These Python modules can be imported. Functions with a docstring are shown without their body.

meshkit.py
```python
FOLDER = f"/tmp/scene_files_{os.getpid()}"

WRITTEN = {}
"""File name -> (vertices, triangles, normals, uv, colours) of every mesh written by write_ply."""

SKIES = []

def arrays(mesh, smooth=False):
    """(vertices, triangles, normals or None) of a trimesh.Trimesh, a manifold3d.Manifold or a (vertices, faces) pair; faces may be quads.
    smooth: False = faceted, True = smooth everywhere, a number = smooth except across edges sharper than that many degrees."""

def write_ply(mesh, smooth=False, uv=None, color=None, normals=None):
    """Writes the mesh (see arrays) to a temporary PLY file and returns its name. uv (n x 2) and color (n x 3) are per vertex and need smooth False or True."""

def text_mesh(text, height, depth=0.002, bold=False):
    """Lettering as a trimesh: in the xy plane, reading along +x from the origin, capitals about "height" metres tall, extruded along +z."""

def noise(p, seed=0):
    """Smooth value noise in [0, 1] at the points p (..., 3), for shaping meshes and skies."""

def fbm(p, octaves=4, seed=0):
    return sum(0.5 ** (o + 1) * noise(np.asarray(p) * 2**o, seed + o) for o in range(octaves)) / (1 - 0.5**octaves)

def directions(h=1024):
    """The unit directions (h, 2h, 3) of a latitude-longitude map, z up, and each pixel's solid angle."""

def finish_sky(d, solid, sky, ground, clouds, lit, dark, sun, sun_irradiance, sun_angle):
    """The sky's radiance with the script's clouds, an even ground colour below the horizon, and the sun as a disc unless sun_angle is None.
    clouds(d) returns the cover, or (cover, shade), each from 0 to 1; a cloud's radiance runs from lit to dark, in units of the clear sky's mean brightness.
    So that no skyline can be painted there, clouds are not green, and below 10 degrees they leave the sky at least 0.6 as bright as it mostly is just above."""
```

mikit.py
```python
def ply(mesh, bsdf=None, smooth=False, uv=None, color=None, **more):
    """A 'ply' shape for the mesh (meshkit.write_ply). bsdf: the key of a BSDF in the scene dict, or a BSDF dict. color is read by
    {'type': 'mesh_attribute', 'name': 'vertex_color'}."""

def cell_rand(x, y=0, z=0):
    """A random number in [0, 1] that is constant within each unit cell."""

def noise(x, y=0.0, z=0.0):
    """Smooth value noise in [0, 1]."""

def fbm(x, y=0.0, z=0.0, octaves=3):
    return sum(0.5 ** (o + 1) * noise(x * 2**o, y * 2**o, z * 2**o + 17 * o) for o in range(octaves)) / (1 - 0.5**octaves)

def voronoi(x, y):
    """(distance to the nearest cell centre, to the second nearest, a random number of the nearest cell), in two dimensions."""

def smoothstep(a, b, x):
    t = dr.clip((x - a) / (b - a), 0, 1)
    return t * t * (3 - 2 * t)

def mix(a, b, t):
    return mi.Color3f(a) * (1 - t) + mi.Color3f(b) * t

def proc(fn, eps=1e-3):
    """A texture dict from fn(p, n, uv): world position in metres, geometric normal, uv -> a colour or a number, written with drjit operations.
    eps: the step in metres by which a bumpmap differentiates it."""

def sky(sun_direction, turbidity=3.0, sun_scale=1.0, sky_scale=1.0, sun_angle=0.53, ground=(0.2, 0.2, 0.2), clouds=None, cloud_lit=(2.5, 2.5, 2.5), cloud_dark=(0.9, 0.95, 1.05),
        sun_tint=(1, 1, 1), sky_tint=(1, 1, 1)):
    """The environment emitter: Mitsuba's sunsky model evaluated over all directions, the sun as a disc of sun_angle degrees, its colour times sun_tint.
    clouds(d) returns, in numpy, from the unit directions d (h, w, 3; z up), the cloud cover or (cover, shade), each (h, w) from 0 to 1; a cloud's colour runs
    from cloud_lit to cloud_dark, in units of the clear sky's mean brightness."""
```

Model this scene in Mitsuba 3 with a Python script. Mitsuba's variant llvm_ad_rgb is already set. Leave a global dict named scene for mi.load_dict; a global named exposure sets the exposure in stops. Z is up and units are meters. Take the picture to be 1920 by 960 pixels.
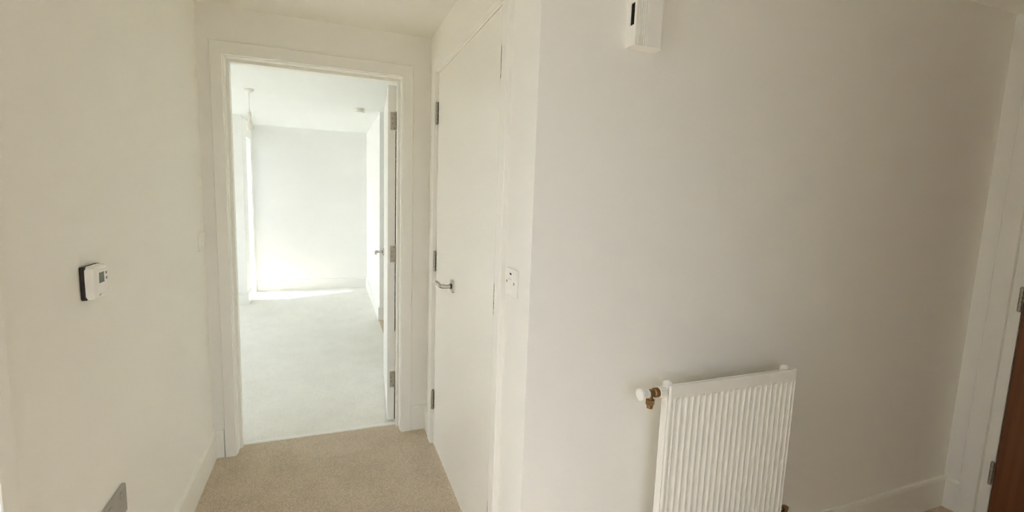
import math, random
import numpy as np, trimesh, mitsuba as mi, drjit as dr, mikit
import manifold3d as m3
import shapely.geometry as sg
from mikit import noise, fbm, smoothstep, mix

T = mi.ScalarTransform4f
scene, labels = {}, {}
rng = random.Random(7)

# ------------------------------------------------------------------ camera, sky, exposure
CAM = np.array([0.5662, -2.629, 1.364]); YAW, PITCH, ROLL = 0.3721, -0.1219, 0.0356
fw = np.array([math.sin(YAW) * math.cos(PITCH), math.cos(YAW) * math.cos(PITCH), math.sin(PITCH)])
rt = np.array([math.cos(YAW), -math.sin(YAW), 0.0]); up = np.cross(rt, fw)
up = up * math.cos(ROLL) - rt * math.sin(ROLL)
scene['camera'] = {'type': 'perspective', 'fov': math.degrees(2 * math.atan(960 / 878.2247)), 'fov_axis': 'x', 'near_clip': 0.02, 'far_clip': 500.0,
                   'to_world': T().look_at(origin=CAM.tolist(), target=(CAM + fw).tolist(), up=up.tolist())}
SUN = (-1.0, 0.08, 1.49)
scene['sky'] = mikit.sky(SUN, turbidity=4.0, sun_scale=0.6, sky_scale=1.0, ground=(0.30, 0.29, 0.26), sky_tint=(0.92, 1.13, 1.56),
                         clouds=lambda d: (0.75 + 0 * d[..., 0], 0.2 + 0 * d[..., 0]), cloud_lit=(2.08, 2.18, 2.24), cloud_dark=(1.2, 1.2, 1.2), sun_tint=(0.94, 1.06, 1.3))
exposure = 3.4

# ------------------------------------------------------------------ dimensions
W, D, R, H = 1.0843, 1.4482, 3.2533, 2.2003      # closet wall x, radiator wall -y, right wall x, ceiling
L0, L1, DH = 0.1071, 0.9285, 1.981               # bedroom doorway
WT = 0.11

# ------------------------------------------------------------------ materials
def mat(name, d): scene[name] = d; return name
def two(d): return {'type': 'twosided', 'bsdf': d}
def rgb(*c): return {'type': 'rgb', 'value': list(c)}
def paint_fn(base, amt=0.02):
    def f(p, n, uv):
        v = fbm(p.x * 2.3 + 3, p.y * 2.3, p.z * 2.3, 3) - 0.5
        return mi.Color3f(*base) * (1 + amt * 2 * v)
    return f
def plaster_bump(p, n, uv):
    return fbm(p.x * 240, p.y * 240, p.z * 240, 2)
def paint(name, base, rough=0.6, spec=0.3, bump=0.0004):
    return mat(name, two({'type': 'bumpmap', 'arbitrary': mikit.proc(plaster_bump, 5e-4), 'scale': bump,
                          'nested': {'type': 'principled', 'base_color': mikit.proc(paint_fn(base)), 'roughness': rough, 'specular': spec}}))
paint('hall_paint', (0.835, 0.82, 0.76))
paint('bed_paint', (0.86, 0.865, 0.835))
paint('bed_ceiling', (0.79, 0.81, 0.78))
paint('ceiling_paint', (0.82, 0.805, 0.735))
mat('trim_paint', two({'type': 'principled', 'base_color': rgb(0.82, 0.805, 0.74), 'roughness': 0.38, 'specular': 0.45}))
mat('bed_trim', two({'type': 'principled', 'base_color': rgb(0.84, 0.84, 0.80), 'roughness': 0.4, 'specular': 0.4}))
mat('door_paint', two({'type': 'principled', 'base_color': rgb(0.82, 0.805, 0.74), 'roughness': 0.33, 'specular': 0.5}))
mat('white_plastic', two({'type': 'principled', 'base_color': rgb(0.82, 0.80, 0.74), 'roughness': 0.35, 'specular': 0.5}))
mat('white_enamel', two({'type': 'principled', 'base_color': rgb(0.84, 0.82, 0.75), 'roughness': 0.28, 'specular': 0.5}))
mat('grey_plate', two({'type': 'principled', 'base_color': rgb(0.42, 0.40, 0.37), 'roughness': 0.5, 'metallic': 0.3}))
mat('dark_plastic', two({'type': 'principled', 'base_color': rgb(0.018, 0.011, 0.008), 'roughness': 0.5}))
mat('black_void', two({'type': 'principled', 'base_color': rgb(0.006, 0.005, 0.004), 'roughness': 0.7, 'specular': 0.2}))
mat('display', two({'type': 'principled', 'base_color': rgb(0.105, 0.115, 0.085), 'roughness': 0.15, 'specular': 0.5}))
mat('mark_grey', two({'type': 'principled', 'base_color': rgb(0.25, 0.24, 0.20), 'roughness': 0.5}))
mat('steel', two({'type': 'roughconductor', 'material': 'none', 'alpha': 0.25, 'specular_reflectance': rgb(0.62, 0.59, 0.52)}))
mat('hinge_steel', two({'type': 'roughconductor', 'material': 'none', 'alpha': 0.35, 'specular_reflectance': rgb(0.40, 0.37, 0.31)}))
mat('gap_shade', two({'type': 'principled', 'base_color': rgb(0.06, 0.045, 0.03), 'roughness': 0.8}))  # dark colour standing in for shade in the hinge-side gap
mat('brass', two({'type': 'principled', 'base_color': rgb(0.27, 0.165, 0.075), 'roughness': 0.38, 'metallic': 0.85}))
mat('clear_bulb', {'type': 'thindielectric', 'int_ior': 1.5})

def carpet_fn(a, b):
    def f(p, n, uv):
        v = 0.8 * fbm(p.x * 420, p.y * 420, 1.0, 2) + 0.2 * fbm(p.x * 9, p.y * 9, 4.0, 3)
        return mix(a, b, smoothstep(0.3, 0.72, v))
    return f
def carpet_bump(p, n, uv):
    return fbm(p.x * 260, p.y * 260, 2.0, 3)
for nm, a, b in (('hall_carpet', (0.44, 0.365, 0.27), (0.67, 0.575, 0.45)), ('bed_carpet', (0.70, 0.685, 0.625), (0.84, 0.825, 0.77))):
    mat(nm, two({'type': 'bumpmap', 'arbitrary': mikit.proc(carpet_bump, 8e-4), 'scale': 0.0035,
                 'nested': {'type': 'principled', 'base_color': mikit.proc(carpet_fn(a, b)), 'roughness': 0.95, 'specular': 0.1, 'sheen': 0.3}}))
def wood_fn(p, n, uv):
    g = fbm(p.y * 60, p.z * 2.2, 5.0, 3); r = dr.sin((p.y * 38 + 2.2 * fbm(p.y * 5, p.z * 0.9, 2.0, 2)) * 6.28) * 0.5 + 0.5
    return mix((0.115, 0.038, 0.010), (0.19, 0.070, 0.020), 0.75 * g + 0.15 * r)
mat('brown_wood', two({'type': 'principled', 'base_color': mikit.proc(wood_fn), 'roughness': 0.4, 'specular': 0.4, 'clearcoat': 0.2}))

# ------------------------------------------------------------------ mesh helpers
def hull(pts): return trimesh.convex.convex_hull(np.asarray(pts, float))
def box(x0, x1, y0, y1, z0, z1, c=0.0):
    """box, its edges chamfered by c"""
    lo, hi = np.minimum([x0, y0, z0], [x1, y1, z1]), np.maximum([x0, y0, z0], [x1, y1, z1])
    if c <= 0:
        return trimesh.creation.box(bounds=[lo, hi])
    pts = []
    for k in range(3):
        a, b = lo + c, hi - c
        a[k], b[k] = lo[k], hi[k]
        pts += [[(a, b)[i][0], (a, b)[j][1], (a, b)[l][2]] for i in (0, 1) for j in (0, 1) for l in (0, 1)]
    return hull(pts)
def rbox(x0, x1, y0, y1, z0, z1, r, seg=3):
    """box with rounded edges"""
    lo, hi = np.minimum([x0, y0, z0], [x1, y1, z1]) + r, np.maximum([x0, y0, z0], [x1, y1, z1]) - r
    s = trimesh.creation.uv_sphere(radius=r, count=[4 * seg, 4 * seg]).vertices
    return hull(np.vstack([s + [x, y, z] for x in (lo[0], hi[0]) for y in (lo[1], hi[1]) for z in (lo[2], hi[2])]))
def prism(poly, z0, z1):
    """a plan polygon standing from z0 to z1"""
    g = sg.Polygon(poly) if not isinstance(poly, sg.Polygon) else poly
    m = trimesh.creation.extrude_polygon(g, z1 - z0, engine='earcut'); m.apply_translation([0, 0, z0]); return m
def extr(poly, axis, a0, a1):
    """polygon extruded along an axis; 'x': poly in (y,z), 'y': poly in (x,z), 'z': (x,y)"""
    m = prism(poly, 0, a1 - a0); v = m.vertices.copy()
    if axis == 'x': m.vertices = np.stack([v[:, 2] + a0, v[:, 0], v[:, 1]], 1)
    elif axis == 'y': m.vertices = np.stack([v[:, 0], v[:, 2] + a0, v[:, 1]], 1)
    else: m.vertices = v + [0, 0, a0]
    m.fix_normals(); return m
def rod(p, q, r0, r1=None, n=20):
    p, q = np.array(p, float), np.array(q, float); r1 = r0 if r1 is None else r1
    d = (q - p) / np.linalg.norm(q - p); a = np.cross(d, [0, 0, 1] if abs(d[2]) < .9 else [1, 0, 0]); a /= np.linalg.norm(a); b = np.cross(d, a)
    t = np.linspace(0, 2 * math.pi, n, endpoint=False)[:, None]; c = np.cos(t) * a + np.sin(t) * b
    return hull(np.vstack([p + c * r0, q + c * r1]))
def tube(pts, r, n=16):
    """a bent bar through pts"""
    pts = np.asarray(pts, float); t = np.gradient(pts, axis=0); t /= np.linalg.norm(t, axis=1, keepdims=True)
    ref = np.array([0, 0, 1.0]) if abs(t[0][2]) < .9 else np.array([1.0, 0, 0])
    a = np.cross(t[0], ref); a /= np.linalg.norm(a); rings = []
    for k in range(len(pts)):
        a = a - t[k] * (a @ t[k]); a /= np.linalg.norm(a); b = np.cross(t[k], a)
        th = np.linspace(0, 2 * math.pi, n, endpoint=False)[:, None]
        rings.append(pts[k] + r * (np.cos(th) * a + np.sin(th) * b))
    v = np.vstack(rings + [pts[:1], pts[-1:]]); f = []; m = len(pts)
    for i in range(m - 1):
        for j in range(n):
            q = (i * n + j, i * n + (j + 1) % n, (i + 1) * n + (j + 1) % n, (i + 1) * n + j); f += [[q[0], q[1], q[2]], [q[0], q[2], q[3]]]
    for j in range(n):
        f += [[m * n, (j + 1) % n, j], [m * n + 1, (m - 1) * n + j, (m - 1) * n + (j + 1) % n]]
    g = trimesh.Trimesh(v, f, process=False); g.fix_normals(); return g
def bend(p, corner, q, rad=0.012, n=8):
    p, c, q = (np.array(x, float) for x in (p, corner, q)); u = (p - c) / np.linalg.norm(p - c); w = (q - c) / np.linalg.norm(q - c)
    a, b = c + u * rad, c + w * rad
    return [p] + [(1 - s) ** 2 * a + 2 * s * (1 - s) * c + s * s * b for s in np.linspace(0, 1, n)] + [q]
def lathe(prof, centre, axis='z', n=32):
    """prof: (radius, height) pairs turned about an axis"""
    m = trimesh.creation.revolve(np.array(prof, float), sections=n); v = m.vertices
    if axis == 'x': m.vertices = np.stack([v[:, 2], v[:, 0], v[:, 1]], 1)
    elif axis == 'y': m.vertices = np.stack([v[:, 0], v[:, 2], v[:, 1]], 1)
    m.vertices = m.vertices + np.array(centre); m.fix_normals(); return m
def cat(*ms): return trimesh.util.concatenate(list(ms))
def diff(a, *bs):
    f = lambda m: m3.Manifold(m3.Mesh(np.asarray(m.vertices, np.float32), np.asarray(m.faces, np.uint32)))
    r = f(a)
    for b in bs: r = r - f(b)
    o = r.to_mesh(); return trimesh.Trimesh(o.vert_properties[:, :3], o.tri_verts, process=True)

def numbered(key):
    k, i = key, 0
    while k in scene or k in labels: i += 1; k = f'{key}_{i:03d}'
    return k
def obj(name, mesh, m, parent=None, smooth=False, label=None, cat_=None, group=None, kind=None):
    key = numbered(f'{parent}__{name}' if parent else name)
    scene[key] = mikit.ply(mesh, m, smooth=smooth)
    e = {k: v for k, v in (('label', label), ('category', cat_), ('group', group), ('kind', kind)) if v}
    if e: labels[key] = e
    return key
def thing(name, label, cat_, group=None, kind=None):
    key = numbered(name)
    labels[key] = {k: v for k, v in (('label', label), ('category', cat_), ('group', group), ('kind', kind)) if v}
    return key
def struct(name, mesh, m, label, cat_, smooth=False):
    return obj(name, mesh, m, None, smooth, label, cat_, None, 'structure')

# ------------------------------------------------------------------ structure: hall
ED0, ED1 = -2.52, -1.616
LD0, LD1 = -2.30, -1.600     # balcony door in the left wall, just outside the frame
def grid(x0, x1, y0, y1, st, amp, seed):
    nx, ny = int((x1 - x0) / st) + 1, int((y1 - y0) / st) + 1
    X, Y = np.meshgrid(np.linspace(x0, x1, nx), np.linspace(y0, y1, ny)); p = np.stack([X * 2.2, Y * 0.9, 0 * X], -1)
    import meshkit
    w = meshkit.fbm(p, 3, seed) - 0.5; ed = np.clip(np.minimum(np.minimum(X - x0, x1 - X), np.minimum(Y - y0, y1 - Y)) / 0.15, 0, 1)
    v = np.stack([X, Y, -0.0 + amp * w * ed], -1).reshape(-1, 3); i = np.arange(nx * ny).reshape(ny, nx)
    q = np.stack([i[:-1, :-1], i[:-1, 1:], i[1:, 1:], i[1:, :-1]], -1).reshape(-1, 4)
    return trimesh.Trimesh(v, np.vstack([q[:, [0, 1, 2]], q[:, [0, 2, 3]]]), process=False)
hall_floor = cat(prism([(0, -5.4), (R, -5.4), (R, -D), (W + 0.005, -D), (W + 0.005, 0), (L1 + 0.03, 0), (L1 + 0.03, 0.093), (L0 - 0.03, 0.093), (L0 - 0.03, 0), (0, 0)], -0.1, 0.0),
                 box(-0.1, 0, LD0, LD1, -0.1, -0.001), box(R, R + .12, ED0, ED1, -0.1, -0.0005))
struct('floor', hall_floor, 'hall_carpet', 'beige short pile carpet on the hallway floor', 'carpet')
BX0, BX1, BY1 = -1.7, 1.055, 4.42          # bedroom
bed_poly = [(BX0, WT), (1.9, WT), (1.9, 2.53), (BX1, 2.53), (BX1, BY1), (-0.52, BY1), (-0.52, 3.87), (-0.365, 3.87), (-0.365, 3.6), (BX0, 3.6)]
g = grid(L0 - 0.03, BX1, 0.10, BY1, 0.03, 0.007, 5)
struct('floor_bedroom', cat(g, prism(bed_poly, -0.1, -0.005), box(BX0, L0 - .03, WT, 3.6, -.006, -.0005), box(-.52, L0 - .03, 3.6, BY1, -.006, -.0005), box(L0 - .03, L1 + .03, .1, WT + .01, -.1, -.004)),
       'bed_carpet', 'pale cream fitted carpet beyond the open doorway', 'carpet', smooth=20)
struct('ceiling', prism([(-0.1, -5.5), (R + .1, -5.5), (R + .1, 0.0), (-0.1, 0.0)], H, H + 0.1), 'ceiling_paint', 'cream painted ceiling of the hallway', 'ceiling')
struct('ceiling_bedroom', prism(sg.Polygon([(BX0 - .1, 0), (2.0, 0), (2.0, 2.63), (1.155, 2.63), (1.155, BY1 + .1), (-0.5, BY1 + .1), (-0.5, 3.87), (BX0 - .1, 3.87)]), H, H + 0.1),
       'bed_ceiling', 'white ceiling of the bright room beyond the doorway', 'ceiling')

struct('floor_recess', cat(box(BX1, 1.9, WT, 2.53, -.0045, .0005), box(BX1 - .012, BX1 + .012, WT, 2.53, -.004, .003, .001)), 'hall_carpet', 'strip of beige floor in the recess behind the open door', 'carpet')
# left wall: doorway near the camera
def wall_x(x0, x1, y0, y1, op=None, ztop=H):
    """wall in the y-z plane with openings (y0,y1,z0,z1)"""
    g = sg.box(y0, 0, y1, ztop)
    for a, b, c, d in (op or []): g = g.difference(sg.box(a, c, b, d))
    return extr_any(g, 'x', x0, x1)
def wall_y(y0, y1, x0, x1, op=None, ztop=H):
    g = sg.box(x0, 0, x1, ztop)
    for a, b, c, d in (op or []): g = g.difference(sg.box(a, c, b, d))
    return extr_any(g, 'y', y0, y1)
def extr_any(g, ax, a, b):
    return cat(*[extr(p, ax, a, b) for p in getattr(g, 'geoms', [g])])
struct('wall_left', wall_x(-0.1, 0, -5.4, 0, [(LD0, LD1, -1, DH + .03)]), 'hall_paint', 'cream left wall carrying the thermostat', 'wall')
struct('wall_end', wall_y(0, WT - .002, -1.8, 2.0, [(L0 - .03, L1 + .03, -1, DH + .03)]), 'hall_paint', 'beige end wall around the open bedroom doorway', 'wall')
# closet wall, its near corner mitred into the radiator wall
CD0, CD1, CDH = -1.141, -0.200, 1.975
cw = cat(prism([(W, -D), (W + .1, -D + .1), (W + .1, CD0 - .06), (W, CD0 - .06)], 0, H), box(W, W + .1, CD1 + .03, 0, 0, H), box(W, W + .1, CD0 - .06, CD1 + .03, CDH + .03, H))
struct('wall_closet', cw, 'hall_paint', 'cream wall around the closed cupboard door', 'wall')
struct('wall_radiator', prism([(W, -D), (R + .1, -D), (R + .1, -D + .1), (W + .1, -D + .1)], 0, H), 'hall_paint', 'beige wall behind the white radiator', 'wall')
ED0, ED1 = -2.52, -1.616
struct('wall_right', wall_x(R, R + .1, -5.4, -D, [(ED0 - .03, ED1 + .036, -1, 2.03)]), 'hall_paint', 'grey shaded narrow wall beside the brown door', 'wall')
# out of the photograph: the partition, the living space behind and the side room
struct('wall_partition', wall_y(-2.98, -2.88, 1.6, R), 'hall_paint', 'partition wall behind the entrance lobby', 'wall')
struct('wall_back', wall_y(-5.5, -5.4, -0.1, R + .1, [(0.1, 2.3, 0.02, 2.18)]), 'hall_paint', 'rear wall with wide window opening', 'wall')
struct('added_building', box(-15, -14, -25, 1, -6, 4.5), 'bed_paint', 'unseen pale building added to block low sky light', 'building')  # added out of view to keep low sky light off the right wall
struct('wall_cupboard', cat(wall_y(-.102, -.002, 2.0, 2.1), box(W + .1, W + .8, -.1, -.002, 0, H), box(W + .7, W + .8, -D + .1, -.1, 0, H)), 'hall_paint', 'inner walls of the cupboard', 'wall')

# bedroom walls
struct('wall_bedroom_back', wall_y(BY1, BY1 + .1, -0.6, BX1 + .1), 'bed_paint', 'bright white far wall of the room beyond', 'wall')
struct('wall_bedroom_right', wall_x(BX1, BX1 + .1, 2.53, BY1), 'bed_paint', 'bright white right wall of the room beyond', 'wall')
struct('wall_bedroom_recess', cat(wall_y(2.53, 2.63, BX1 + .1, 2.0), wall_x(1.9, 2.0, WT, 2.53)), 'bed_paint', 'pale wall return behind the open door', 'wall')
struct('wall_bedroom_front', cat(wall_y(WT - .002, WT, BX0, 1.9, [(L0 - .03, L1 + .03, -1, DH + .03)])), 'bed_paint', 'inner face of the doorway wall', 'wall')
struct('wall_bedroom_window', wall_x(BX0 - .1, BX0, WT, 3.6, [(1.0, 2.9, 0.05, 1.95)]), 'bed_paint', 'window wall left of the bright room', 'wall')
struct('wall_bedroom_pier', box(BX0 - .1, -0.365, 3.6, 3.87, 0, H), 'bed_paint', 'pale pier seen at the left edge of the doorway', 'wall')
struct('wall_bedroom_reveal', cat(box(-.50, -.38, 4.33, BY1, 0, H), box(-.50, -.38, 3.87, 4.33, 2.0, H)), 'bed_paint', 'sunlit narrow pier in the far left corner', 'wall')
mat('deck_stone', two({'type': 'principled', 'base_color': rgb(0.42, 0.40, 0.37), 'roughness': 0.9}))
struct('balcony_deck', box(-1.55, -.101, -3.4, -.3, -.14, -.03), 'deck_stone', 'pale stone deck outside the balcony door', 'balcony')
struct('added_sun_slab', prism([(-1.44, 3.3), (-.62, 3.3), (-.62, 4.34), (-1.44, 3.98)], 2.3, 2.38), 'bed_paint', 'unseen slab added outside to taper the sun patch', 'balcony')  # out of view, added only to cut the sun patch to a taper

# ------------------------------------------------------------------ skirtings (baseboards)
SH, ST = 0.145, 0.015
prof = [(0, 0), (ST, 0), (ST, SH - .012), (ST - .004, SH - .003), (ST - .009, SH), (0, SH)]
def skirt(p, q, n):
    """profile along p->q (plan), facing n"""
    p, q, n = np.array(p, float), np.array(q, float), np.array(n, float); pts = []
    for e, s in ((p, 0), (q, 1)):
        pts += [[*(e + n * a), b] for a, b in prof]
    return hull(pts)
struct('baseboard_left', cat(skirt((0, LD1 + .0605), (0, 0), (1, 0))), 'trim_paint', 'white skirting board along the left wall', 'baseboard')
struct('baseboard_end', cat(skirt((ST, 0), (L0 - .058, 0), (0, -1)), skirt((L1 + .062, 0), (W, 0), (0, -1))), 'trim_paint', 'white skirting board at either side of the bedroom doorway', 'baseboard')
struct('baseboard_closet', cat(skirt((W, -.135), (W, -ST), (-1, 0)), skirt((W, -D - ST), (W, -1.246), (-1, 0))), 'trim_paint', 'white skirting board beside the cupboard door frame', 'baseboard')
struct('baseboard_radiator', skirt((W - ST, -D), (R, -D), (0, -1)), 'trim_paint', 'white skirting board below the radiator', 'baseboard')
struct('baseboard_right', skirt((R, -1.512), (R, -D - ST), (-1, 0)), 'trim_paint', 'short skirting board beside the brown door frame', 'baseboard')
struct('baseboard_bedroom', cat(skirt((-.36, BY1), (BX1 - ST, BY1), (0, -1)), skirt((BX1, 2.53 - ST), (BX1, BY1), (-1, 0)), skirt((BX1, 2.53), (1.9, 2.53), (0, -1)),
       skirt((-.50, 4.33), (-.38 + ST, 4.33), (0, -1)), skirt((-.38, 4.33), (-.38, BY1), (1, 0)), skirt((-.365, 3.6), (-.365, 3.87), (1, 0)), skirt((BX0, 3.6), (-.365 + ST, 3.6), (0, -1))),
       'bed_trim', 'white skirting boards around the bright room', 'baseboard')

# ------------------------------------------------------------------ door frames
def arch_profile(w=0.058, t=0.018):
    """architrave section: u across (0 = inner edge), v out of the wall"""
    return [(0, 0), (0, t - .002), (.002, t), (w - .003, t), (w, t - .003), (w, 0)]
def caps(pr):
    cv, cf = trimesh.creation.triangulate_polygon(sg.Polygon(pr), engine='earcut')[:2]; p = np.array(pr)
    near = [int(np.argmin(((p - q) ** 2).sum(1))) for q in cv]
    return [[near[a] for a in t] for t in cf]
def leg(P, U, V, z0, z1, mitre=0.0, w=0.058):
    """vertical architrave leg: inner edge at plan point P, U across, V outwards; top mitred"""
    P, U, V = (np.array(x, float) for x in (P, U, V)); pr = arch_profile(w); v = []; n = len(pr)
    for z, mt in ((z0, 0), (z1, 1)):
        for a, b in pr: v.append([*(P + U * a + V * b), z + mt * a * mitre])
    f = [[i, (i + 1) % n, n + (i + 1) % n, n + i] for i in range(n)]; f = [t for q in f for t in (q[:3], [q[0], q[2], q[3]])]
    cap = caps(pr)
    f += [list(t) for t in cap] + [[t[0] + n, t[2] + n, t[1] + n] for t in cap]
    m = trimesh.Trimesh(v, f, process=False); m.fix_normals(); return m
def head(P, A, V, length, z, w=0.058):
    """head architrave: inner edge line starts at plan point P along A, mitred at both ends"""
    P, A, V = (np.array(x, float) for x in (P, A, V)); pr = arch_profile(w); v = []; n = len(pr)
    for e in (0, 1):
        for a, b in pr: v.append([*(P + A * (-a if e == 0 else length + a) + V * b), z + a])
    f = [[i, (i + 1) % n, n + (i + 1) % n, n + i] for i in range(n)]; f = [t for q in f for t in (q[:3], [q[0], q[2], q[3]])]
    cap = caps(pr)
    f += [list(t) for t in cap] + [[t[0] + n, t[2] + n, t[1] + n] for t in cap]
    m = trimesh.Trimesh(v, f, process=False); m.fix_normals(); return m

# trim_1: bedroom doorway
t1 = thing('trim_1', 'cream painted frame of the open bedroom doorway', 'door frame', kind='structure')
AI0, AI1 = L0 - .004, L1 + .004
obj('architrave', leg((AI0, 0), (-1, 0), (0, -1), 0, DH + .004, 1, .05), 'trim_paint', t1)
obj('architrave', leg((AI1, 0), (1, 0), (0, -1), 0, DH + .004, 1), 'trim_paint', t1)
obj('architrave', head((AI0, 0), (1, 0), (0, -1), AI1 - AI0, DH + .004), 'trim_paint', t1)
obj('lining', cat(box(L0 - .029, L0, 0, WT + .02, 0, DH, .001), box(L1, L1 + .029, 0, WT + .02, 0, DH, .001), box(L0 - .029, L1 + .029, 0, WT + .02, DH, DH + .029, .001)), 'trim_paint', t1)
obj('door_stop', cat(box(L0, L0 + .013, .055, .092, 0, DH - .013, .001), box(L1 - .013, L1, .055, .092, 0, DH - .013, .001), box(L0, L1, .055, .092, DH - .013, DH, .001)), 'trim_paint', t1)
# threshold strip
struct('trim_2', hull([[x, y, z] for x in (L0 + .001, L1 - .001) for y, z in ((.086, .0), (.092, .006), (.106, .006), (.112, 0))]), 'bed_trim', 'pale carpet strip across the bedroom threshold', 'threshold strip')
# closet frame
SLOTS = ((1.748, 1.852), (.966, 1.074), (.172, .276))
t3 = thing('trim_3', 'cream painted frame around the closed cupboard door', 'door frame', kind='structure')
obj('architrave', leg((W, CD0 - .055), (0, -1), (-1, 0), 0, CDH + .008, 1, .053), 'trim_paint', t3)
obj('architrave', leg((W, CD1 + .010), (0, 1), (-1, 0), 0, CDH + .008, 1, .072), 'trim_paint', t3)
obj('architrave', head((W, CD0 - .055), (0, 1), (-1, 0), (CD1 + .010) - (CD0 - .055), CDH + .008, .072), 'trim_paint', t3)
obj('lining', cat(diff(box(W, W + .1, CD0 - .06, CD0 - .0025, 0, CDH + .003, .001), *[box(W - .01, W + .05, CD0 - .0055, CD0, z0, z1) for z0, z1 in SLOTS]), box(W, W + .1, CD1 + .0025, CD1 + .03, 0, CDH + .003, .001), box(W, W + .1, CD0 - .06, CD1 + .03, CDH + .003, CDH + .03, .001)), 'trim_paint', t3)
obj('door_stop', cat(box(W + .046, W + .08, CD0 - .002, CD0 + .012, 0, CDH), box(W + .046, W + .08, CD1 - .012, CD1 + .002, 0, CDH), box(W + .046, W + .08, CD0, CD1, CDH - .012, CDH + .002)), 'trim_paint', t3)

# ------------------------------------------------------------------ hinges and handles
def hinge(parent, axis_xy, z0, leaf=None, h=0.10, r=0.0065, n=5):
    """butt hinge: knuckles about a vertical axis, and a leaf plate with screws (leaf = (U, N, width, first)) """
    hk = numbered(parent + '__hinge'); labels[hk] = {'label': 'brushed steel butt hinge'}
    ms = []
    for k in range(n):
        a, b = z0 + h * k / n + .0006, z0 + h * (k + 1) / n - .0006
        ms.append(rod((*axis_xy, a), (*axis_xy, b), r, n=16))
    ms += [rod((*axis_xy, z0 - .003), (*axis_xy, z0), r * .7, n=12), rod((*axis_xy, z0 + h), (*axis_xy, z0 + h + .003), r * .7, n=12)]
    scene[hk] = mikit.ply(cat(*ms), 'hinge_steel', smooth=40)
    if leaf:
        P, U, N, w = (np.array(x, float) if not np.isscalar(x) else x for x in leaf)
        pts = [[*(P + U * a + N * b), z] for a in (0, w) for b in (0, .0015) for z in (z0, z0 + h)]
        obj('leaf_plate', hull(pts), 'hinge_steel', hk)
        for a, z in ((.3, .9), (.68, .63), (.68, .37), (.3, .1)):
            c = P + U * (w * a) + N * .0014
            obj('screw', rod((*c, z0 + h * z), (*(c + N * .0008), z0 + h * z), .0035, n=14), 'mark_grey', hk)
    return hk
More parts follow.
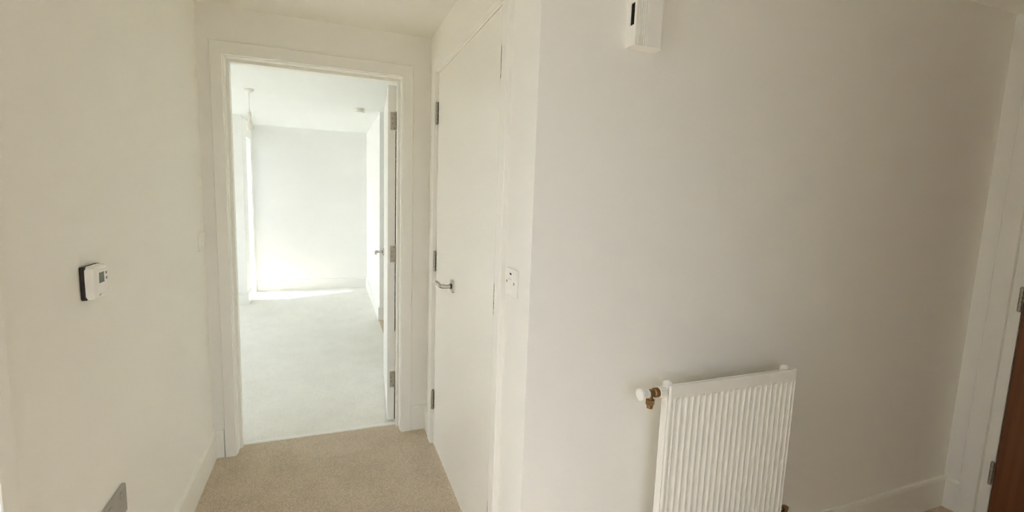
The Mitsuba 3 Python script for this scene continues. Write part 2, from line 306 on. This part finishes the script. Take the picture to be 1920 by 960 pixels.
def lever(parent, c, N, L, rose=0.026, neck=0.052, length=0.115, r=0.0085, square=False):
    """lever handle: rose at c on a face with normal N, lever along L"""
    hk = numbered(parent + '__handle'); labels[hk] = {'label': 'brushed steel lever handle'}
    c, N, L = (np.array(x, float) for x in (c, N, L)); Z = np.array([0, 0, 1.0]); e = c + N * neck
    scene[hk] = mikit.ply(tube(bend(c + N * .004, e, e + L * length, .02, 12), r, 20), 'steel', smooth=40)
    pts = []
    for d, sh in ((0, 0), (.007, 0), (.009, .002)):
        hw, hh = rose - sh, rose - sh; k = .006
        if square:
            ring = [(hw * sx - sx * (k if q else 0), hh * sz - sz * (0 if q else k)) for sx in (-1, 1) for sz in (-1, 1) for q in (0, 1)]
        else:
            ring = [((rose - sh) * math.cos(t), (rose - sh) * math.sin(t)) for t in np.linspace(0, 2 * math.pi, 40, endpoint=False)]
        pts += [c + N * d + L * u + Z * v for u, v in ring]
    obj('rose', hull(pts), 'steel', hk, 25)
    obj('collar', rod(c + N * .008, c + N * .014, r * 1.25), 'dark_plastic', hk, 40)
    return hk

# ------------------------------------------------------------------ door_1: bedroom door, standing open
d1 = thing('door_1', 'white flush door standing open into the bright room, seen on its hinge edge', 'door', kind='structure')
A = np.array([.873, .134]); B = np.array([.936, .95]); u = (B - A) / np.linalg.norm(B - A); nrm = np.array([-u[1], u[0]])  # nrm: the left face looks to -x
TH, DW = 0.0455, 0.815
leafp = [A, A + u * DW, A + u * DW - nrm * TH, A - nrm * TH]
obj('leaf', hull([[*(p + (leafp[0] + leafp[2] - 2 * p) / np.linalg.norm(leafp[0] + leafp[2] - 2 * p) * q), z] for p in leafp for q, z in ((0, .012), (0, 1.9625), (.0015, .0105), (.0015, 1.964))]), 'bed_trim', d1)
kn = A - nrm * (TH + .005) + u * (-.004)
for z0 in (.216, .972, 1.722):
    hinge(d1, kn, z0, (A - nrm * (TH - .0005), nrm, -u, .031), h=.098)
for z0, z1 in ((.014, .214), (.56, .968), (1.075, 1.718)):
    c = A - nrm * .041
    obj('gap_shade_strip', hull([[*(c - u * a - nrm * b), z] for a in (0, .0012) for b in (0, .0042) for z in (z0, z1)]), 'gap_shade', d1, label='dark brown strip painted in as shade of the door gap')  # painted shade: dark strip in place of the gap beside the leaf
lever(d1, [*(A + u * (DW - .06)), .945], [nrm[0], nrm[1], 0], [-u[0], -u[1], 0], rose=.026, neck=.058, length=.11)

# ------------------------------------------------------------------ door_2: cupboard door
d2 = thing('door_2', 'closed cream flush cupboard door with a steel lever handle', 'door', kind='structure')
dl = box(W + .001, W + .044, CD0, CD1, .010, CDH, .0015)
cuts = [box(W - .01, W + .05, CD0 - .01, CD0 + .0025, z0, z1) for z0, z1 in SLOTS]
obj('leaf', diff(dl, *cuts), 'door_paint', d2)
for z0, z1 in SLOTS:
    obj('rebate_shade', box(W + .0015, W + .043, CD0 - .0052, CD0 + .0022, z0 + .001, z1 - .001), 'black_void', d2, label='black fill painted as shade in the old hinge slot')  # black insert paints the shade inside the old hinge recess
for z0 in (.205, .970, 1.729):
    hk = hinge(d2, (W - .006, CD1 + .002), z0, h=.104, r=.0068)
    obj('knuckle_shade', box(W - .0008, W + .03, CD1 - .0042, CD1 + .001, z0 + .001, z0 + .103), 'black_void', hk, label='black strip painted as shade beside the knuckles')  # shade of the hinge-side gap, painted as a black strip
lever(d2, (W + .001, -.572, .957), (-1, 0, 0), (0, 1, 0), rose=.0265, neck=.055, length=.115, square=True, r=.0095)

# ------------------------------------------------------------------ door_3: brown entrance door and its frame
t4 = thing('trim_4', 'white frame of the brown door at the right edge', 'door frame', kind='structure')
obj('architrave', leg((R, ED1 + .040), (0, 1), (-1, 0), 0, 2.02, 1, .064), 'trim_paint', t4)
obj('architrave', leg((R, ED0 - .022), (0, -1), (-1, 0), 0, 2.02, 1, .066), 'trim_paint', t4)
obj('architrave', head((R, ED0 - .022), (0, 1), (-1, 0), ED1 - ED0 + .062, 2.02, .066), 'trim_paint', t4)
obj('lining', cat(box(R - .004, R + .1, ED1 + .002, ED1 + .0355, 0, 2.0, .001), box(R - .004, R + .1, ED0 - .024, ED0 - .002, 0, 2.0, .001), box(R - .004, R + .1, ED0 - .024, ED1 + .024, 2.0, 2.025, .001)), 'trim_paint', t4)
d3 = thing('door_3', 'dark brown wooden door at the right edge of the hallway', 'door', kind='structure')
obj('leaf', box(R - .002, R + .043, ED0, ED1 - .001, .008, 1.997, .0015), 'brown_wood', d3)
for z0 in (.2, .972, 1.73):
    hinge(d3, (R - .010, ED1 + .006), z0, h=.1, r=.0065)
# left doorway frame
t5 = thing('trim_5', 'cream door frame at the left edge of the hallway', 'door frame', kind='structure')
obj('architrave', leg((0, LD1 + .008), (0, 1), (1, 0), 0, DH + .008, 1, .0565), 'trim_paint', t5)
obj('architrave', leg((0, LD0 - .006), (0, -1), (1, 0), 0, DH + .008, 1, .060), 'trim_paint', t5)
obj('architrave', head((0, LD0 - .006), (0, 1), (1, 0), LD1 - LD0 + .014, DH + .008, .060), 'trim_paint', t5)
obj('lining', cat(box(-.1, 0, LD1 - .0, LD1 + .027, 0, DH, .001), box(-.1, 0, LD0 - .027, LD0, 0, DH, .001), box(-.1, 0, LD0 - .027, LD1 + .027, DH, DH + .029, .001)), 'trim_paint', t5)

# ------------------------------------------------------------------ radiator
RX0, RX1, RZ0, RZ1, RF = 1.514, 2.052, 0.215, 0.820, -1.548     # front face at y = RF
rad = thing('radiator', 'white ribbed panel radiator on the beige wall', 'radiator')
N_R, PD = 22, 0.0095
px0, px1 = RX0 + .012, RX1 - .006; pitch = (px1 - px0) / N_R
# front sheet as a height field: flat rim, fluted between
xs = [RX0, RX0 + .003]
xs = list(np.linspace(RX0, px0, 5)) + [px0 + pitch * (k + f) for k in range(N_R) for f in (.06, .2, .32, .44, .56, .68, .8, .94)] + list(np.linspace(px1, RX1, 4))
zs = [RZ0, RZ0 + .034] + [RZ0 + .034 + .018 * t for t in (.2, .4, .6, .8, 1)] + list(np.linspace(RZ0 + .052, RZ1 - .054, 12))[1:-1] + [RZ1 - .036 - .018 * t for t in (1, .8, .6, .4, .2, 0)] + [RZ1 - .004, RZ1 - .0015, RZ1]
def groove(x, z):
    if not (px0 < x < px1): return 0.004 * max(0, 1 - (x - RX0) / .004) if x < px0 else 0.004 * max(0, 1 - (RX1 - x) / .004)
    f = (x - px0) / pitch; f -= math.floor(f)
    a = 0.5 - 0.5 * math.cos(2 * math.pi * f); a = a * a * (3 - 2 * a)           # 1 on the rib, 0 in the channel
    e = min(1, max(0, min(z - RZ0 - .034, RZ1 - .036 - z) / .018)); e = e * e * (3 - 2 * e)
    return PD * (1 - a) * e
X, Z = np.meshgrid(xs, zs); Y = np.array([[RF + groove(x, z) + (.003 * max(0, (z - RZ1 + .004) / .004) ** 2) for x in xs] for z in zs])
nx, nz = len(xs), len(zs); v = np.stack([X, Y, Z], -1).reshape(-1, 3); i = np.arange(nx * nz).reshape(nz, nx)
q = np.stack([i[:-1, :-1], i[:-1, 1:], i[1:, 1:], i[1:, :-1]], -1).reshape(-1, 4)
front = trimesh.Trimesh(v, np.vstack([q[:, [0, 1, 2]], q[:, [0, 2, 3]]]), process=False)
obj('front_panel', cat(front, box(RX0 + .001, RX1 - .001, RF + .009, RF + .018, RZ0 + .002, RZ1 - .001, .002)), 'white_enamel', rad, 40)
obj('side_panel', box(RX0 + .002, RX0 + .005, RF + .010, RF + .038, RZ0 + .02, RZ1 - .045, .001), 'white_enamel', rad)
obj('side_panel', box(RX1 - .005, RX1 - .002, RF + .010, RF + .038, RZ0 + .02, RZ1 - .045, .001), 'white_enamel', rad)
fins = []
for k in range(22):
    x = px0 + pitch * (k + .5); fins.append(box(x - .007, x + .007, RF + .016, RF + .036, RZ0 + .04, RZ1 - .06))
obj('convector_fin', cat(*fins), 'white_enamel', rad); labels[numbered(rad + '__convector_fin')[:-4] if False else rad + '__convector_fin'] = {'kind': 'stuff'}
VY = RF + .022; VZ = RZ1 - .026
for x in (RX0 + .011, RX1 - .030):
    for z in (VZ, RZ0 + .028):
        obj('corner_boss', cat(rbox(x - .014, x + .014, VY - .012, VY + .018, z - .032, z + .034, .0115)), 'white_enamel', rad, 30)
for xb in (1.62, 1.92): obj('wall_bracket', box(xb, xb + .03, RF + .034, -D - .0005, .30, .74), 'white_enamel', rad)
# thermostatic side valve, top left
vk = obj('valve', cat(lathe([(0, 0), (.0125, 0), (.0125, .012), (.0105, .014), (.0105, .020), (.0145, .023), (.0145, .036), (.010, .038), (0, .038)], (1.451, VY, VZ + .003), 'x', 24),
                      lathe([(0, 0), (.0085, 0), (.0085, .016), (0, .016)], (1.461, VY, VZ - .016), 'z', 20),
                      rod((1.461, VY, VZ - .016), (1.461, VY, VZ - .032), .013, n=6), rod((1.461, VY, VZ - .030), (1.461, VY, VZ - .044), .0105, .0088, 20)), 'brass', rad, 30, label='tarnished brass radiator valve')
obj('valve_cap', lathe([(0, 0), (.016, .0005), (.0190, .003), (.0198, .007), (.0190, .012), (.0145, .014), (.0135, .018), (.0130, .034), (0, .034)], (1.418, VY, VZ + .003), 'x', 40), 'white_plastic', vk, 35, label='white plastic valve cap')
obj('inlet_hub', lathe([(0, 0), (.0165, 0), (.0175, .002), (.0175, .008), (.016, .010), (.0155, .026), (0, .026)], (1.487, VY, VZ + .003), 'x', 32), 'white_enamel', vk, 35, label='white threaded hub')
# lockshield, bottom right
lk = obj('valve', cat(rod((RX1 + .004, VY, RZ0 + .05), (RX1 + .052, VY, RZ0 + .05), .0095, n=20), rod((RX1 + .046, VY, RZ0 + .036), (RX1 + .046, VY, RZ0 + .072), .009, n=20), rod((RX1 + .046, VY, RZ0 + .066), (RX1 + .046, VY, RZ0 + .073), .0125, n=6),
                      rod((RX1 + .018, VY, RZ0 + .05), (RX1 + .032, VY, RZ0 + .05), .0135, n=6)), 'brass', rad, 30, label='dark brass lockshield valve')
obj('pipe', tube([(RX1 + .046, VY, RZ0 + .04), (RX1 + .046, VY, .1), (RX1 + .046, VY, 0.0)], .0075), 'white_enamel', lk, 40)

# ------------------------------------------------------------------ thermostat on the left wall
th = thing('thermostat', 'white room thermostat with a grey display on the left wall', 'thermostat')
ty0, ty1, tz0, tz1 = -1.219, -1.135, 1.080, 1.163
obj('backplate', rbox(0, .013, ty0, ty1, tz0, tz1, .004), 'dark_plastic', th, 30, label='dark brown backplate')
pts = []
for x, s in ((.011, 0), (.021, .0008), (.027, .003), (.0302, .009), (.031, .014)):
    for a in np.linspace(0, 2 * math.pi, 64, endpoint=False):
        c, sn = math.cos(a), math.sin(a); k = 9.0
        rr = (abs(c) ** k + abs(sn) ** k) ** (-1 / k)
        pts.append([x, (ty0 + ty1) / 2 + ((ty1 - ty0) / 2 - s) * rr * c, (tz0 + tz1) / 2 + ((tz1 - tz0) / 2 - s * .6) * rr * sn])
obj('cover', hull(pts), 'white_plastic', th, 30, label='white rounded cover')
obj('display_bezel', box(.0300, .0316, -1.2085, -1.164, 1.117, 1.149, .0006), 'white_plastic', th)
obj('display', box(.0310, .0322, -1.1985, -1.171, 1.120, 1.146, .0004), 'display', th, label='grey liquid crystal display')
for z in (1.128, 1.141):
    obj('button', rod((.030, -1.157, z), (.0322, -1.157, z), .0036, n=16), 'mark_grey', th)
mk = [(0, .002), (.004, 0), (.010, .0015), (.012, .0035)]
obj('maker_mark', tube([(.0312, -1.2035 + a, 1.090 + b) for a, b in mk], .0007, 8), 'mark_grey', th)

# ------------------------------------------------------------------ light switch on the left wall, by the end wall
sw = thing('light_switch', 'white light switch on the left wall beside the bedroom doorway', 'light switch')
obj('plate', rbox(0, .009, -.122, -.036, 1.072, 1.158, .003), 'white_plastic', sw, 30)
obj('rocker', hull([[x, y, z] for y in (-.088, -.070) for x, z in ((.008, 1.098), (.0135, 1.099), (.0105, 1.131), (.008, 1.132))]), 'white_plastic', sw)

# ------------------------------------------------------------------ grey socket low on the left wall
so = thing('wall_socket', 'grey socket plate low on the left wall at the bottom edge', 'wall socket')
obj('plate', rbox(0, .010, -1.212, -1.066, .432, .516, .003), 'grey_plate', so, 30)
for yc in (-1.175, -1.103):
    obj('pin_insert', box(.0095, .0108, yc - .022, yc + .022, .440, .482, .0004), 'grey_plate', so)
    obj('rocker', box(.0095, .0135, yc - .008, yc + .008, .490, .507, .001), 'grey_plate', so)

# ------------------------------------------------------------------ switched plate on the closet wall
fs = thing('switch_plate', 'white square switch plate beside the cupboard door frame', 'switch')
sy0, sy1, sz0, sz1 = -1.363, -1.275, 1.068, 1.153
obj('plate', rbox(W - .009, W, sy0, sy1, sz0, sz1, .003), 'white_plastic', fs, 30)
yc, zc = (sy0 + sy1) / 2, (sz0 + sz1) / 2
obj('rocker', hull([[x, y, z] for y in (yc - .010, yc + .008) for x, z in ((W - .008, zc - .021), (W - .010, zc - .021), (W - .0145, zc + .010), (W - .008, zc + .013))]), 'white_plastic', fs)
obj('neon', box(W - .0105, W - .008, yc - .006, yc + .006, zc + .024, zc + .029, .0006), 'black_void', fs, label='small black indicator window')
for y in (yc - .030, yc + .030):
    obj('screw', rod((W - .008, y, zc), (W - .0098, y, zc), .0042, n=16), 'mark_grey', fs, 30)

# ------------------------------------------------------------------ ribbed plastic box high on the radiator wall
ch = thing('door_chime', 'white ribbed plastic box with dark side slot high above the radiator', 'door chime')
bx0, bx1, bz0, bz1, bd = 1.347, 1.446, 1.795, 1.955, .043
pl = [(bx0, -D), (bx0 + .001, -D - bd + .001)]
pl += [(bx0 + .002, -D - bd)]
for k in range(5):
    x = bx0 + .005 + k * .0068
    pl += [(x, -D - bd), (x + .001, -D - bd + .003), (x + .0028, -D - bd + .003), (x + .0038, -D - bd)]
pl += [(bx1 - .012, -D - bd), (bx1 - .004, -D - bd + .003), (bx1, -D - bd + .014), (bx1 + .002, -D)]
body = prism(sg.Polygon(pl), bz0, bz1)
slot = box(bx0 - .01, bx0 + .012, -D - .0345, -D - .0175, 1.850, 1.908)
obj('body', diff(body, slot), 'white_plastic', ch)
obj('slot', box(bx0 + .002, bx0 + .010, -D - .0344, -D - .0176, 1.8502, 1.9078), 'black_void', ch, label='black slot in the side')

# ------------------------------------------------------------------ bedroom ceiling: pendant and smoke detector
pe = thing('pendant_light', 'white ceiling rose with a bare bulb on a cord in the bright room', 'pendant light')
pcx, pcy = -.062, 1.985
obj('ceiling_rose', lathe([(0, 0), (.038, 0), (.040, -.004), (.036, -.016), (.020, -.024), (.007, -.030), (0, -.030)], (pcx, pcy, H), 'z', 40), 'white_plastic', pe, 30)
obj('cord', rod((pcx, pcy, H - .028), (pcx, pcy, 2.03), .0030, n=10), 'white_plastic', pe, 40)
obj('lamp_holder', lathe([(0, .075), (.006, .072), (.012, .052), (.016, .050), (.016, .044), (.0145, .043), (.0145, .022), (.0165, .021), (.0165, .012), (.014, .010), (.014, 0), (0, 0)], (pcx, pcy, 1.96), 'z', 32), 'white_plastic', pe, 25)
obj('bulb', lathe([(0, .0), (.012, -.004), (.014, -.02), (.024, -.045), (.030, -.065), (.027, -.085), (.015, -.098), (0, -.102)], (pcx, pcy, 1.962), 'z', 32), 'white_enamel', pe, 40)
sm = thing('smoke_detector', 'round white smoke detector on the ceiling of the bright room', 'smoke detector')
sx, sy = .848, 2.42
obj('base', lathe([(0, 0), (.046, 0), (.046, -.008), (.050, -.010), (.050, -.012), (0, -.012)], (sx, sy, H), 'z', 48), 'white_plastic', sm, 30)
obj('body', lathe([(0, -.010), (.044, -.010), (.044, -.017), (.052, -.019), (.052, -.032), (.046, -.040), (.020, -.043), (0, -.043)], (sx, sy, H), 'z', 48), 'white_plastic', sm, 30)
